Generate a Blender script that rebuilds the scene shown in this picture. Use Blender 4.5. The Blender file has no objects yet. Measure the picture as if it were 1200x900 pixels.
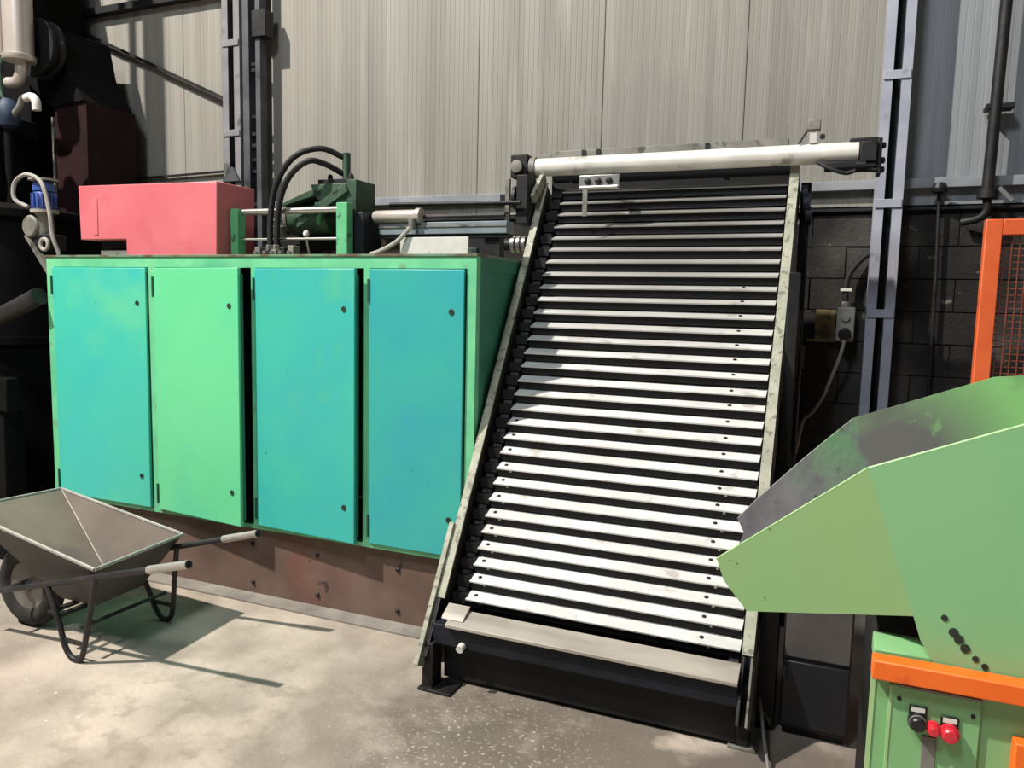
import bpy, bmesh, math, random
from mathutils import Vector, Matrix
random.seed(7)
S = bpy.context.scene
COL = S.collection

# ------------------------------------------------------------------ camera
def set_camera():
    yaw, pitch, roll, f = 0.3939, 0.1056, 0.0227, 902.0
    cy, sy = math.cos(yaw), math.sin(yaw)
    r = Vector((cy, sy, 0)); fw = Vector((-sy, cy, 0)); u = Vector((0, 0, 1))
    f2 = fw * math.cos(pitch) - u * math.sin(pitch)
    u2 = u * math.cos(pitch) + fw * math.sin(pitch)
    r3 = r * math.cos(roll) + u2 * math.sin(roll)
    u3 = -r * math.sin(roll) + u2 * math.cos(roll)
    cam = bpy.data.cameras.new('camera'); o = bpy.data.objects.new('camera', cam); COL.objects.link(o)
    cam.sensor_fit = 'HORIZONTAL'; cam.sensor_width = 36.0; cam.lens = f / 1200.0 * 36.0
    cam.clip_start = 0.05
    m = Matrix((r3, u3, -f2)).transposed().to_4x4(); m.translation = Vector((1.487, -3.137, 1.6))
    o.matrix_world = m
    S.camera = o
set_camera()

# ------------------------------------------------------------------ world, lamps, exposure
W = bpy.data.worlds.new('hall_ambient'); S.world = W; W.use_nodes = True
bg = W.node_tree.nodes['Background']
bg.inputs[0].default_value = (0.80, 0.90, 1.0, 1); bg.inputs[1].default_value = 0.10
def area_lamp(name, loc, target, size, watts, col):
    l = bpy.data.lights.new(name, 'AREA'); l.shape = 'DISK'; l.size = size; l.energy = watts; l.color = col
    o = bpy.data.objects.new(name, l); COL.objects.link(o); o.location = loc
    o.rotation_euler = (Vector(target) - Vector(loc)).to_track_quat('-Z', 'Y').to_euler()
    return o
area_lamp('high_bay_or_fill_lamp', (-5.77, -5.29, 11.2), (-0.2, 0.0, 0.9), 0.30, 2700, (1.0, 0.94, 0.87))
area_lamp('high_bay_or_fill_lamp', (-0.6, -5.6, 7.6), (1.0, 0.2, 1.4), 1.6, 290, (0.86, 0.93, 1.0))  # added fill lamp, no such fixture seen; brightens the hopper and front faces
S.view_settings.view_transform = 'Standard'; S.view_settings.look = 'None'
S.view_settings.gamma = 1.0; S.view_settings.use_curve_mapping = False
S.view_settings.exposure = 0.0

# ------------------------------------------------------------------ materials
def lin(c):
    return tuple(((x / 255) / 12.92 if x / 255 <= 0.04045 else ((x / 255 + 0.055) / 1.055) ** 2.4) for x in c) + (1.0,)
MATS = {}
def mat(name, c1, c2=None, scale=5.0, rough=0.6, metal=0.0, bump=0.0, bscale=30.0, stretch=(1, 1, 1),
        stain=None, sscale=2.0, sthr=0.55, ssoft=0.08, sstretch=(1, 1, 1), speck=None, pscale=60.0, pthr=0.7,
        lo=0.35, hi=0.65, rvar=0.0, samt=1.0, spec=0.5, spots=()):
    m = bpy.data.materials.new(name); m.use_nodes = True
    nt = m.node_tree; N = nt.nodes; L = nt.links; p = N['Principled BSDF']
    geo = N.new('ShaderNodeNewGeometry')
    def noise(sc, st=(1, 1, 1), det=5.0):
        mp = N.new('ShaderNodeMapping'); mp.inputs['Scale'].default_value = st
        L.new(geo.outputs['Position'], mp.inputs['Vector'])
        n = N.new('ShaderNodeTexNoise'); n.inputs['Scale'].default_value = sc; n.inputs['Detail'].default_value = det
        L.new(mp.outputs[0], n.inputs['Vector']); return n.outputs['Fac']
    def ramp(fac, a, b, c0=(0, 0, 0, 1), c1_=(1, 1, 1, 1)):
        r = N.new('ShaderNodeValToRGB'); e = r.color_ramp.elements
        e[0].position = max(0, a); e[0].color = c0; e[1].position = min(1, b); e[1].color = c1_
        L.new(fac, r.inputs[0]); return r.outputs[0]
    a = lin(c1); b = lin(c2) if c2 else a
    col = ramp(noise(scale, stretch), lo, hi, a, b)
    def mix(base, colr, fac):
        x = N.new('ShaderNodeMix'); x.data_type = 'RGBA'
        L.new(fac, x.inputs[0]); L.new(base, x.inputs[6]); x.inputs[7].default_value = colr
        return x.outputs[2]
    if stain:
        col = mix(col, lin(stain), ramp(noise(sscale, sstretch), sthr, sthr + ssoft, (0, 0, 0, 1), (samt, samt, samt, 1)))
    if speck:
        col = mix(col, lin(speck), ramp(noise(pscale, (1, 1, 1), 3.0), pthr, pthr + 0.04))
    for (sx, sy, sz, sr, scol, nsc, nthr, amt) in spots:      # irregular patches of dirt, chips or painted shade around a place
        d = N.new('ShaderNodeVectorMath'); d.operation = 'DISTANCE'; L.new(geo.outputs['Position'], d.inputs[0]); d.inputs[1].default_value = (sx, sy, sz)
        mr = N.new('ShaderNodeMapRange'); L.new(d.outputs['Value'], mr.inputs[0])
        mr.inputs[1].default_value = sr * 0.35; mr.inputs[2].default_value = sr; mr.inputs[3].default_value = 1.0; mr.inputs[4].default_value = 0.0
        mm = N.new('ShaderNodeMath'); mm.operation = 'MULTIPLY'
        L.new(ramp(noise(nsc), nthr, nthr + 0.12, (0, 0, 0, 1), (amt, amt, amt, 1)), mm.inputs[0]); L.new(mr.outputs[0], mm.inputs[1])
        col = mix(col, lin(scol), mm.outputs[0])
    L.new(col, p.inputs['Base Color'])
    p.inputs['Specular IOR Level'].default_value = spec; p.inputs['Roughness'].default_value = rough; p.inputs['Metallic'].default_value = metal
    if rvar:
        rr = ramp(noise(scale * 1.7, stretch), 0.3, 0.7, (rough - rvar,) * 3 + (1,), (rough + rvar,) * 3 + (1,))
        L.new(rr, p.inputs['Roughness'])
    if bump:
        bn = N.new('ShaderNodeBump'); bn.inputs['Strength'].default_value = bump; bn.inputs['Distance'].default_value = 0.01
        L.new(noise(bscale, stretch), bn.inputs['Height']); L.new(bn.outputs[0], p.inputs['Normal'])
    MATS[name] = m
    return m

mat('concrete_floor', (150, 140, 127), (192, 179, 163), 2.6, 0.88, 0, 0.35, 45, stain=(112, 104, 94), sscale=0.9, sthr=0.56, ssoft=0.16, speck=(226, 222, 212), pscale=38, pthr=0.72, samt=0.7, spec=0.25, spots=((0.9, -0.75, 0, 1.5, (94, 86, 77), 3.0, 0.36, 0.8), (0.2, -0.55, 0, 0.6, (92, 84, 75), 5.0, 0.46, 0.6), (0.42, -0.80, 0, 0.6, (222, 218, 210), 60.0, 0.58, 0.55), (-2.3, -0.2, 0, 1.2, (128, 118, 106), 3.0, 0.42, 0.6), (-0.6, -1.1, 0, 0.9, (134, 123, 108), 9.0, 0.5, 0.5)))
mat('concrete_kerb', (118, 112, 106), (146, 140, 130), 6, 0.85, 0, 0.3, 40)
mat('sheet_wall', (128, 125, 117), (146, 143, 134), 3.0, 0.55, 0.0, 0.02, 8, stretch=(3.0, 1, 0.12), stain=(166, 164, 156), sscale=5.0, sthr=0.60, ssoft=0.14, sstretch=(2.2, 1, 0.18), samt=0.5, spec=0.3)
mat('sheet_wall_cool_light', (128, 132, 135), (150, 153, 156), 3.0, 0.55, 0.0, 0.02, 8, stretch=(3.0, 1, 0.12), stain=(172, 175, 178), sscale=5.0, sthr=0.60, ssoft=0.14, sstretch=(2.2, 1, 0.18), samt=0.5, spec=0.3)  # bluish copy of the sheet wall, cool daylight put into its colour
mat('wall_backing', (40, 38, 36), (54, 52, 48), 6, 0.9, spec=0.2)
mat('block', (58, 57, 55), (80, 77, 73), 4.0, 0.92, 0, 0.5, 60, stain=(42, 40, 39), sscale=1.7, sthr=0.48, ssoft=0.14, speck=(108, 105, 100), pscale=13, pthr=0.68, spec=0.15)
mat('column_paint', (150, 153, 166), (168, 170, 182), 6, 0.55, 0.0, 0.05, 40, stain=(116, 116, 122), sscale=7, sthr=0.64)
mat('column_paint_dark', (58, 60, 66), (82, 84, 88), 6, 0.6, 0.1, stain=(40, 40, 42), sscale=7, sthr=0.6)
mat('column_paint_worn', (112, 111, 114), (130, 129, 131), 6, 0.6, 0.0, 0.05, 40, stain=(84, 82, 82), sscale=7, sthr=0.62)
mat('barrow_outside', (58, 56, 54), (76, 73, 70), 5, 0.6, 0.0, 0.1, 30)  # darker copy of the tray steel, shade on outer faces put into colour
mat('purlin_paint', (128, 131, 136), (146, 149, 153), 6, 0.55, 0.0)
mat('dark_steel', (26, 26, 28), (44, 43, 43), 8, 0.55, 0.4, 0.15, 40)
mat('black_steel', (13, 13, 15), (24, 24, 26), 7, 0.6, 0.2, 0.1, 40)
mat('black_rubber', (12, 12, 12), (22, 22, 22), 10, 0.7)
mat('soot_steel', (9, 9, 10), (16, 15, 16), 4, 0.85, 0.0, 0.2, 20, spec=0.12)
mat('soot_red', (30, 17, 17), (42, 23, 22), 5, 0.8, 0.0, 0.2, 20, spec=0.15)
mat('frame_green', (96, 186, 138), (120, 206, 152), 6, 0.45, 0, 0.05, 30, stain=(120, 132, 96), sscale=9, sthr=0.62, samt=0.7)
mat('door_teal', (70, 194, 168), (62, 188, 176), 2.2, 0.42, 0, 0.03, 6, stain=(106, 206, 152), sscale=1.6, sthr=0.54, ssoft=0.2, speck=(40, 96, 78), pscale=26, pthr=0.76)
mat('door_lime', (98, 206, 146), (106, 210, 150), 2.2, 0.42, 0, 0.03, 6, stain=(84, 202, 158), sscale=1.6, sthr=0.56, ssoft=0.2, speck=(48, 96, 66), pscale=26, pthr=0.76)
mat('door_sea', (66, 186, 162), (56, 174, 172), 2.2, 0.42, 0, 0.03, 6, stain=(92, 192, 136), sscale=2.2, sthr=0.57, ssoft=0.16, speck=(36, 96, 82), pscale=26, pthr=0.76)
mat('door_blue_green', (58, 174, 160), (50, 164, 168), 2.2, 0.42, 0, 0.03, 6, stain=(54, 150, 184), sscale=2.0, sthr=0.60, ssoft=0.16, speck=(36, 90, 80), pscale=26, pthr=0.76)
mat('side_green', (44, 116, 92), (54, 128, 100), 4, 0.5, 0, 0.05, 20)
mat('hinge_dark', (30, 72, 56), (40, 88, 68), 9, 0.6)
mat('top_dirt', (112, 116, 92), (96, 138, 108), 8, 0.7, stain=(92, 78, 62), sscale=6, sthr=0.5)
mat('rust_base', (92, 72, 62), (112, 90, 80), 4, 0.75, 0, 0.2, 20, stain=(112, 66, 52), sscale=2.6, sthr=0.56, ssoft=0.2, samt=0.8, speck=(62, 50, 45), pscale=9, pthr=0.70)
mat('red_paint', (206, 106, 112), (214, 116, 122), 3, 0.42, 0, 0.05, 10, stain=(200, 94, 100), sscale=5, sthr=0.6, samt=0.4, speck=(90, 34, 36), pscale=30, pthr=0.77)
mat('machine_green', (44, 70, 52), (62, 92, 68), 8, 0.55, 0, 0.1, 30, stain=(26, 36, 30), sscale=12, sthr=0.54)
mat('machine_green_light', (92, 176, 124), (108, 190, 136), 8, 0.5, 0, 0.1, 30, stain=(60, 96, 72), sscale=14, sthr=0.62)
mat('bright_steel', (206, 204, 198), (186, 184, 178), 9, 0.3, 0.85, 0.05, 40)
mat('worn_shaded_steel', (224, 224, 220), (204, 203, 198), 9, 0.5, 0.0, 0.12, 50, stretch=(0.5, 1, 1), stain=(176, 170, 160), sscale=9, sthr=0.62, samt=0.8, spots=((0.68, 0.85, 2.25, 1.15, (112, 109, 102), 5.0, 0.18, 0.85),))  # grey patch over the upper slats paints in the head tube's shade
mat('dull_steel', (106, 104, 96), (130, 128, 119), 9, 0.6, 0.1, 0.15, 40, stain=(70, 68, 60), sscale=14, sthr=0.58)
mat('rail_steel', (146, 147, 128), (172, 172, 152), 14, 0.6, 0.0, 0.2, 60, stain=(98, 98, 82), sscale=34, sthr=0.56, samt=0.8)
mat('lip_steel', (156, 149, 138), (178, 171, 158), 7, 0.5, 0.1, 0.15, 40, stretch=(0.3, 1, 1), stain=(120, 114, 104), sscale=4, sthr=0.5, ssoft=0.2, sstretch=(0.4, 2, 2), samt=0.7)
mat('roller_steel', (230, 228, 218), (208, 206, 196), 6, 0.35, 0.1, 0.05, 30, stain=(128, 124, 114), sscale=6, sthr=0.64)
mat('grey_blue_paint', (112, 124, 132), (130, 142, 148), 6, 0.5, 0.2)
mat('white_plate', (200, 198, 190), (216, 214, 206), 8, 0.55, 0.1, stain=(150, 144, 134), sscale=12, sthr=0.64)
mat('navy_steel', (20, 24, 32), (32, 36, 46), 6, 0.55, 0.3)
mat('barrow_steel', (112, 103, 94), (130, 120, 108), 3, 0.6, 0.0, 0.1, 30, stain=(92, 88, 86), sscale=2.4, sthr=0.55, ssoft=0.2, spec=0.3)
mat('barrow_rim', (158, 154, 148), (178, 174, 166), 6, 0.5, 0.4)
mat('barrow_frame', (40, 39, 40), (60, 58, 58), 8, 0.5, 0.4)
mat('grip_steel', (164, 160, 154), (188, 184, 176), 8, 0.4, 0.5)
mat('tyre', (24, 23, 22), (44, 42, 39), 14, 0.85, 0, 0.4, 60)
mat('wheel_rim', (92, 88, 84), (124, 118, 112), 8, 0.5, 0.4)
mat('hopper_green', (128, 167, 114), (131, 166, 110), 3, 0.5, 0, 0.05, 14, stain=(134, 166, 108), sscale=2.2, sthr=0.5, ssoft=0.2, speck=(78, 100, 66), pscale=34, pthr=0.72, spec=0.4)
mat('hopper_green_cool', (132, 186, 130), (136, 188, 132), 3, 0.5, 0, 0.05, 14, stain=(128, 180, 124), sscale=2.2, sthr=0.5, ssoft=0.2, speck=(70, 96, 68), pscale=34, pthr=0.75, spec=0.4)
mat('hopper_inner_worn', (122, 117, 121), (150, 145, 147), 9, 0.55, 0.0, 0.15, 40, speck=(84, 76, 76), pscale=24, pthr=0.64, spots=((1.56, -0.76, 1.32, 0.30, (126, 168, 124), 9.0, 0.42, 0.9),))
mat('hopper_inner_green', (134, 190, 116), (140, 196, 124), 4, 0.5, 0, 0.1, 20, stain=(112, 150, 100), sscale=6, sthr=0.56, ssoft=0.12, spots=((1.68, -0.76, 1.17, 0.32, (104, 98, 100), 14.0, 0.24, 0.95),))
mat('panel_green', (122, 172, 114), (130, 180, 122), 4, 0.5, 0, 0.05, 20, speck=(76, 104, 70), pscale=30, pthr=0.75)
mat('edge_green', (150, 188, 128), (168, 198, 142), 10, 0.55)
mat('orange_paint', (238, 104, 26), (244, 114, 34), 5, 0.42, 0, 0.04, 20, stain=(206, 70, 22), sscale=9, sthr=0.66)
mat('orange_guard', (214, 92, 44), (226, 106, 56), 6, 0.5, 0, 0.05, 20, stain=(170, 62, 30), sscale=10, sthr=0.62)
mat('guard_wire', (108, 52, 34), (134, 66, 42), 20, 0.6)
mat('red_plastic', (196, 34, 48), (206, 44, 58), 10, 0.35)
mat('black_plastic', (16, 16, 18), (24, 24, 26), 10, 0.4)
mat('white_label', (226, 224, 216), (212, 210, 200), 30, 0.6)
mat('hole_dark', (30, 38, 30), (42, 52, 42), 20, 0.8)
mat('blue_paint', (54, 80, 150), (76, 100, 170), 12, 0.45, 0.1, stain=(110, 122, 160), sscale=20, sthr=0.6)
mat('blue_valve', (28, 44, 66), (44, 64, 88), 14, 0.6, 0.0)
mat('cable_grey', (150, 146, 138), (166, 162, 152), 10, 0.6)
mat('duct_steel', (206, 196, 186), (188, 178, 168), 4, 0.35, 0.35, 0.03, 10, stretch=(1, 1, 0.3))
mat('socket_grey', (168, 166, 156), (184, 182, 172), 16, 0.5, stain=(112, 106, 94), sscale=18, sthr=0.58)
mat('board_wood', (134, 120, 82), (152, 138, 98), 10, 0.7, stretch=(3, 1, 0.4), stain=(92, 78, 56), sscale=8, sthr=0.58)
mat('grey_box', (72, 80, 80), (88, 96, 94), 10, 0.6)
mat('dark_cabinet', (22, 23, 27), (32, 33, 37), 4, 0.5, 0.1, stain=(44, 43, 42), sscale=3, sthr=0.6)
mat('grey_panel', (72, 69, 66), (88, 84, 79), 5, 0.6)

# ------------------------------------------------------------------ mesh helpers
class MB:
    def __init__(s): s.v = []; s.f = []
    def add(s, vs, fs):
        b = len(s.v); s.v += [Vector(v) for v in vs]; s.f += [tuple(b + i for i in f) for f in fs]; return s
    def box(s, a, b):
        x0, y0, z0 = a; x1, y1, z1 = b
        return s.add([(x0, y0, z0), (x1, y0, z0), (x1, y1, z0), (x0, y1, z0), (x0, y0, z1), (x1, y0, z1), (x1, y1, z1), (x0, y1, z1)],
                     [(0, 3, 2, 1), (4, 5, 6, 7), (0, 1, 5, 4), (1, 2, 6, 5), (2, 3, 7, 6), (3, 0, 4, 7)])
    def prism(s, poly, vec):
        n = len(poly); vec = Vector(vec); p = [Vector(q) for q in poly]
        return s.add(p + [q + vec for q in p], [tuple(range(n - 1, -1, -1)), tuple(range(n, 2 * n))] + [(i, (i + 1) % n, n + (i + 1) % n, n + i) for i in range(n)])
    def bar(s, p0, p1, w, h, up=(0, 0, 1)):
        p0 = Vector(p0); p1 = Vector(p1); d = (p1 - p0).normalized(); x = d.cross(Vector(up)).normalized(); u = x.cross(d)
        q = [p0 - x * w / 2 - u * h / 2, p0 + x * w / 2 - u * h / 2, p0 + x * w / 2 + u * h / 2, p0 - x * w / 2 + u * h / 2]
        return s.prism(q, p1 - p0)
    def tube(s, pts, r, n=10, radii=None):
        P = [Vector(p) for p in pts]; rings = []
        t = (P[1] - P[0]).normalized(); a = t.orthogonal().normalized(); vs = []
        for i, p in enumerate(P):
            t2 = (P[min(i + 1, len(P) - 1)] - P[max(i - 1, 0)]).normalized()
            a = (a - t2 * a.dot(t2)).normalized(); b = t2.cross(a); rr = radii[i] if radii else r
            vs += [p + (a * math.cos(2 * math.pi * k / n) + b * math.sin(2 * math.pi * k / n)) * rr for k in range(n)]
        fs = [(i * n + k, i * n + (k + 1) % n, (i + 1) * n + (k + 1) % n, (i + 1) * n + k) for i in range(len(P) - 1) for k in range(n)]
        fs += [tuple(range(n - 1, -1, -1)), tuple((len(P) - 1) * n + k for k in range(n))]
        return s.add(vs, fs)
    def cyl(s, p0, p1, r, n=16): return s.tube([p0, p1], r, n)
    def lathe(s, prof, org, axis, n=24):      # prof: (radius, height) closed open ends capped
        org = Vector(org); ax = Vector(axis).normalized(); a = ax.orthogonal().normalized(); b = ax.cross(a); vs = []
        for r, h in prof:
            vs += [org + ax * h + (a * math.cos(2 * math.pi * k / n) + b * math.sin(2 * math.pi * k / n)) * r for k in range(n)]
        m = len(prof)
        fs = [(i * n + k, i * n + (k + 1) % n, (i + 1) * n + (k + 1) % n, (i + 1) * n + k) for i in range(m - 1) for k in range(n)]
        fs += [tuple(range(n - 1, -1, -1)), tuple((m - 1) * n + k for k in range(n))]
        return s.add(vs, fs)
    def torus(s, c, axis, R, r, n=28, m=10):
        c = Vector(c); ax = Vector(axis).normalized(); a = ax.orthogonal().normalized(); b = ax.cross(a); vs = []
        for i in range(n):
            d = a * math.cos(2 * math.pi * i / n) + b * math.sin(2 * math.pi * i / n)
            vs += [c + d * (R + r * math.cos(2 * math.pi * k / m)) + ax * r * math.sin(2 * math.pi * k / m) for k in range(m)]
        return s.add(vs, [(i * m + k, ((i + 1) % n) * m + k, ((i + 1) % n) * m + (k + 1) % m, i * m + (k + 1) % m) for i in range(n) for k in range(m)])
    def mesh(s, name, m, org=(0, 0, 0), smooth=True):
        me = bpy.data.meshes.new(name); o = Vector(org)
        me.from_pydata([v - o for v in s.v], [], s.f)
        bm = bmesh.new(); bm.from_mesh(me); bmesh.ops.recalc_face_normals(bm, faces=bm.faces); bm.to_mesh(me); bm.free()
        me.materials.append(MATS[m])
        if smooth:
            for p in me.polygons: p.use_smooth = True
            me.set_sharp_from_angle(angle=math.radians(38))
        return me
    def build(s, name, m, parent=None, bevel=0.0, org=None):
        if org is None:
            if parent is not None: org = world_org(parent)
            else:
                mn = [min(v[i] for v in s.v) for i in range(3)]; mx = [max(v[i] for v in s.v) for i in range(3)]
                org = ((mn[0] + mx[0]) / 2, (mn[1] + mx[1]) / 2, mn[2])
        o = bpy.data.objects.new(name, s.mesh(name, m, org)); COL.objects.link(o)
        if parent is not None:
            o.parent = parent; o.location = Vector(org) - world_org(parent)
        else: o.location = org
        if bevel: add_bevel(o, bevel)
        return o
def add_bevel(o, w):
    b = o.modifiers.new('bevel', 'BEVEL'); b.width = w; b.segments = 2; b.limit_method = 'ANGLE'; b.angle_limit = math.radians(40)
def world_org(o):
    v = Vector((0, 0, 0))
    while o is not None: v += Vector(o.location); o = o.parent
    return v
def tag(o, label=None, cat=None, group=None, kind=None):
    if label: o['label'] = label
    if cat: o['category'] = cat
    if group: o['group'] = group
    if kind: o['kind'] = kind
    return o
def thing(name, loc, label, cat, group=None, kind=None):
    o = bpy.data.objects.new(name, None); COL.objects.link(o); o.location = loc; o.empty_display_size = 0.1
    return tag(o, label, cat, group, kind)
def smoothpath(pts, n=8):                     # Catmull-Rom
    P = [Vector(p) for p in pts]; P = [P[0] * 2 - P[1]] + P + [P[-1] * 2 - P[-2]]; out = []
    for i in range(1, len(P) - 2):
        for k in range(n):
            t = k / n; a, b, c, d = P[i - 1:i + 3]
            out.append(0.5 * ((2 * b) + (c - a) * t + (2 * a - 5 * b + 4 * c - d) * t * t + (3 * b - a - 3 * c + d) * t ** 3))
    out.append(P[-2]); return out
def instance(me, name, parent, loc, rot=None):
    o = bpy.data.objects.new(name, me); COL.objects.link(o); o.parent = parent; o.location = loc
    if rot: o.rotation_euler = rot
    return o

# ------------------------------------------------------------------ floor and walls
WY = 1.45
fl = MB().box((-9, -7, -0.15), (7, 1.75, 0)).build('floor', 'concrete_floor'); tag(fl, kind='structure', label='worn tan concrete factory floor')

low = MB().box((-9, WY + 0.012, 0), (7, WY + 0.25, 2.13)).box((-9, WY - 0.01, 0), (0.28, WY + 0.03, 2.13)).box((3.45, WY - 0.01, 0), (7, WY + 0.03, 2.13)).build('wall_back', 'wall_backing')
tag(low, kind='structure', label='grimy dark concrete block wall behind the conveyor')
bw, bh = 0.352, 0.170
bm_ = MB().box((0.003, 0.0, 0.003), (bw - 0.003, 0.05, bh - 0.003)); blk = bm_.mesh('block', 'block', smooth=False)
half = MB().box((0.003, 0.0, 0.003), (bw / 2 - 0.003, 0.05, bh - 0.003)).mesh('block_half', 'block', smooth=False)
wo = world_org(low)
for row in range(13):
    z = 2.11 - (row + 1) * bh
    if z < -0.12: break
    x = 0.29 + (bw / 2 if row % 2 else 0)
    if row % 2: instance(half, 'block', low, Vector((0.29, WY + random.uniform(-.004, .004), max(z, 0))) - wo)
    while x < 3.4:
        if z < 0: x += bw; continue
        instance(blk, 'block', low, Vector((x, WY + random.uniform(-.005, .005), z)) - wo); x += bw

up = MB().box((-9, WY + 0.06, 2.13), (7, WY + 0.25, 5.6)).build('wall_upper', 'purlin_paint')
tag(up, kind='structure', label='pale grey ribbed sheet metal cladding above the block wall')
def sheet_panel(w, pitch, depth, m):
    n = max(2, int(w / pitch)); p = w / n; prof = [(0.0, 0.012)]
    for i in range(n):
        x = i * p; prof += [(x + 0.002, 0), (x + p - 0.007, 0), (x + p - 0.005, depth), (x + p - 0.002, depth)]
    prof += [(w - 0.003, 0), (w - 0.002, 0.012)]
    mb = MB(); k = len(prof); z0, z1 = 0, 3.4
    mb.add([(x, y, z0) for x, y in prof] + [(x, y, z1) for x, y in prof], [(i, i + 1, k + i + 1, k + i) for i in range(k - 1)])
    return mb.mesh('panel', m, smooth=False)
pw = 0.825
pan_rib = sheet_panel(pw, 0.033, 0.0013, 'sheet_wall'); pan_flat = sheet_panel(pw, 0.033, 0.0007, 'sheet_wall'); pan_cool = sheet_panel(pw, 0.033, 0.0007, 'sheet_wall_cool_light')
uo = world_org(up)
for i in range(-9, 7):
    x = 0.121 + i * pw
    instance(pan_rib if x < -0.1 else (pan_flat if x < 1.5 else pan_cool), 'panel', up, Vector((x, WY + 0.02, 2.155)) - uo)
tag(MB().box((-8.5, WY - 0.03, 2.235), (7, WY + 0.015, 2.285)).build('trim_1', 'purlin_paint', bevel=0.003), kind='structure', label='pale grey horizontal rail along the cladding foot')
tag(MB().prism([(-8.5, WY + .05, 2.155), (-8.5, WY - 0.03, 2.135), (-8.5, WY - 0.03, 2.125), (-8.5, WY + 0.05, 2.13)], (15.5, 0, 0)).build('trim_2', 'dark_steel'), kind='structure', label='dark drip flashing on top of the block wall')
tag(MB().box((-5.6, WY - 0.05, 3.775), (-2.66, WY + 0.015, 3.825)).build('trim_3', 'black_steel'), kind='structure', label='black horizontal steel beam high on the cladding')
tag(MB().bar((-5.2, WY - 0.005, 2.47), (-2.66, WY - 0.005, 2.525), 0.02, 0.014).build('trim_4', 'dark_steel'), kind='structure', label='thin dark rail on the cladding behind the red box')

# ------------------------------------------------------------------ steel columns
def column(x0, x1, fw, y0, y1, zs, m, label, ztop=5.5, foot=None):
    t = thing('steel_column', ((x0 + x1) / 2, (y0 + y1) / 2, 0), label, 'column')
    for xa, xb, s in ((x0, x0 + fw, 1), (x1 - fw, x1, -1)):
        c = MB()
        web = xa if s > 0 else xb - 0.008
        c.box((xa, y0, 0), (xb, y0 + 0.008, ztop)).box((xa, y1 - 0.008, 0), (xb, y1, ztop)).box((web, y0 + .008, 0), (web + 0.008, y1 - 0.008, ztop))
        c.build('channel', m, t)
    for z in zs: MB().box((x0 + 0.004, y0 - 0.008, z - 0.022), (x1 - 0.004, y0, z + 0.022)).build('batten_plate', m, t, 0.002)
    MB().box((x0 - 0.05, y0 - 0.06, 0), (x1 + 0.05, y1, 0.02)).build('base_plate', m, t)
    MB().box((x0 + 0.05, y1 - 0.03, 0), (x1 - 0.05, y1 - 0.02, ztop)).build('cover_strip', 'black_steel', t)
    return t
colR = column(1.636, 1.768, 0.046, 1.29, 1.41, (0.25, 0.94, 1.585, 2.145, 2.78, 3.6, 4.4), 'column_paint', 'pale lilac grey twin channel column with batten plates beside the conveyor')
colL = column(-2.655, -2.50, 0.052, 1.31, 1.41, (0.8, 1.6, 2.03, 2.76, 3.38, 4.1, 4.8), 'column_paint_worn', 'grey twin channel column behind the red box')
MB().prism([(-2.655, 1.29, 2.42), (-2.50, 1.29, 2.42), (-2.56, 1.29, 2.52), (-2.595, 1.29, 2.52)], (0, 0.02, 0)).build('gusset', 'column_paint_dark', colL)

tr = thing('cable_ladder', (-2.41, 1.36, 0), 'dark cable ladder with rungs and pipes beside the grey column', 'cable ladder')
MB().box((-2.49, 1.33, 0), (-2.435, 1.40, 5.5)).build('side_rail', 'column_paint_dark', tr)
MB().box((-2.375, 1.33, 0), (-2.335, 1.40, 5.5)).build('side_rail', 'column_paint_dark', tr)
for z in (1.9, 2.25, 2.48, 2.56, 2.66, 2.74, 2.86, 3.18, 3.22, 3.7, 4.2): MB().box((-2.435, 1.345, z), (-2.375, 1.375, z + 0.022)).build('rung', 'dark_steel', tr)
MB().box((-2.39, 1.31, 3.40), (-2.27, 1.40, 3.58)).build('junction_box', 'dark_steel', tr, 0.004)
MB().tube([(-2.405, 1.385, 0), (-2.405, 1.385, 5.5)], 0.012, 8).build('cable', 'black_rubber', tr)

st = MB().bar((-4.42, WY - 0.025, 3.765), (-2.655, WY - 0.025, 3.0), 0.03, 0.022).build('wall_brace', 'dark_steel')
tag(st, 'slim dark diagonal brace from black beam down to grey column', 'brace')

pp = thing('drain_pipe', (2.17, 1.36, 0), 'dark vertical pipe with a flange ending at the cladding foot', 'pipe')
MB().cyl((2.145, 1.36, 2.19), (2.19, 1.36, 5.5), 0.027, 14).build('pipe', 'dark_steel', pp)
MB().cyl((2.145, 1.36, 2.165), (2.146, 1.36, 2.205), 0.045, 14).build('flange', 'dark_steel', pp)
MB().tube(smoothpath([(2.145, 1.36, 2.17), (2.15, 1.36, 2.11), (2.12, 1.37, 2.07), (2.05, 1.40, 2.055)]), 0.02, 10).build('elbow', 'dark_steel', pp)
MB().bar((2.19, 1.34, 2.215), (2.25, 1.34, 2.15), 0.012, 0.02).build('valve_lever', 'bright_steel', pp)
for z in (2.6, 3.3): MB().box((2.11, 1.345, z), (2.23, 1.45, z + 0.02)).build('clamp', 'dark_steel', pp)

cd = thing('wall_conduit', (1.955, 1.40, 0), 'thin brown conduit running down the block wall from a round cap', 'conduit')
MB().tube([(1.94, 1.41, 2.20), (1.955, 1.41, 1.8), (1.975, 1.41, 0.0)], 0.009, 8).build('pipe', 'dark_steel', cd)
MB().lathe([(0.012, 0), (0.035, 0.01), (0.04, 0.03), (0.028, 0.055), (0.01, 0.06)], (1.937, 1.38, 2.195), (0, 0, 1), 14).build('cap', 'black_plastic', cd)

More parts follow.
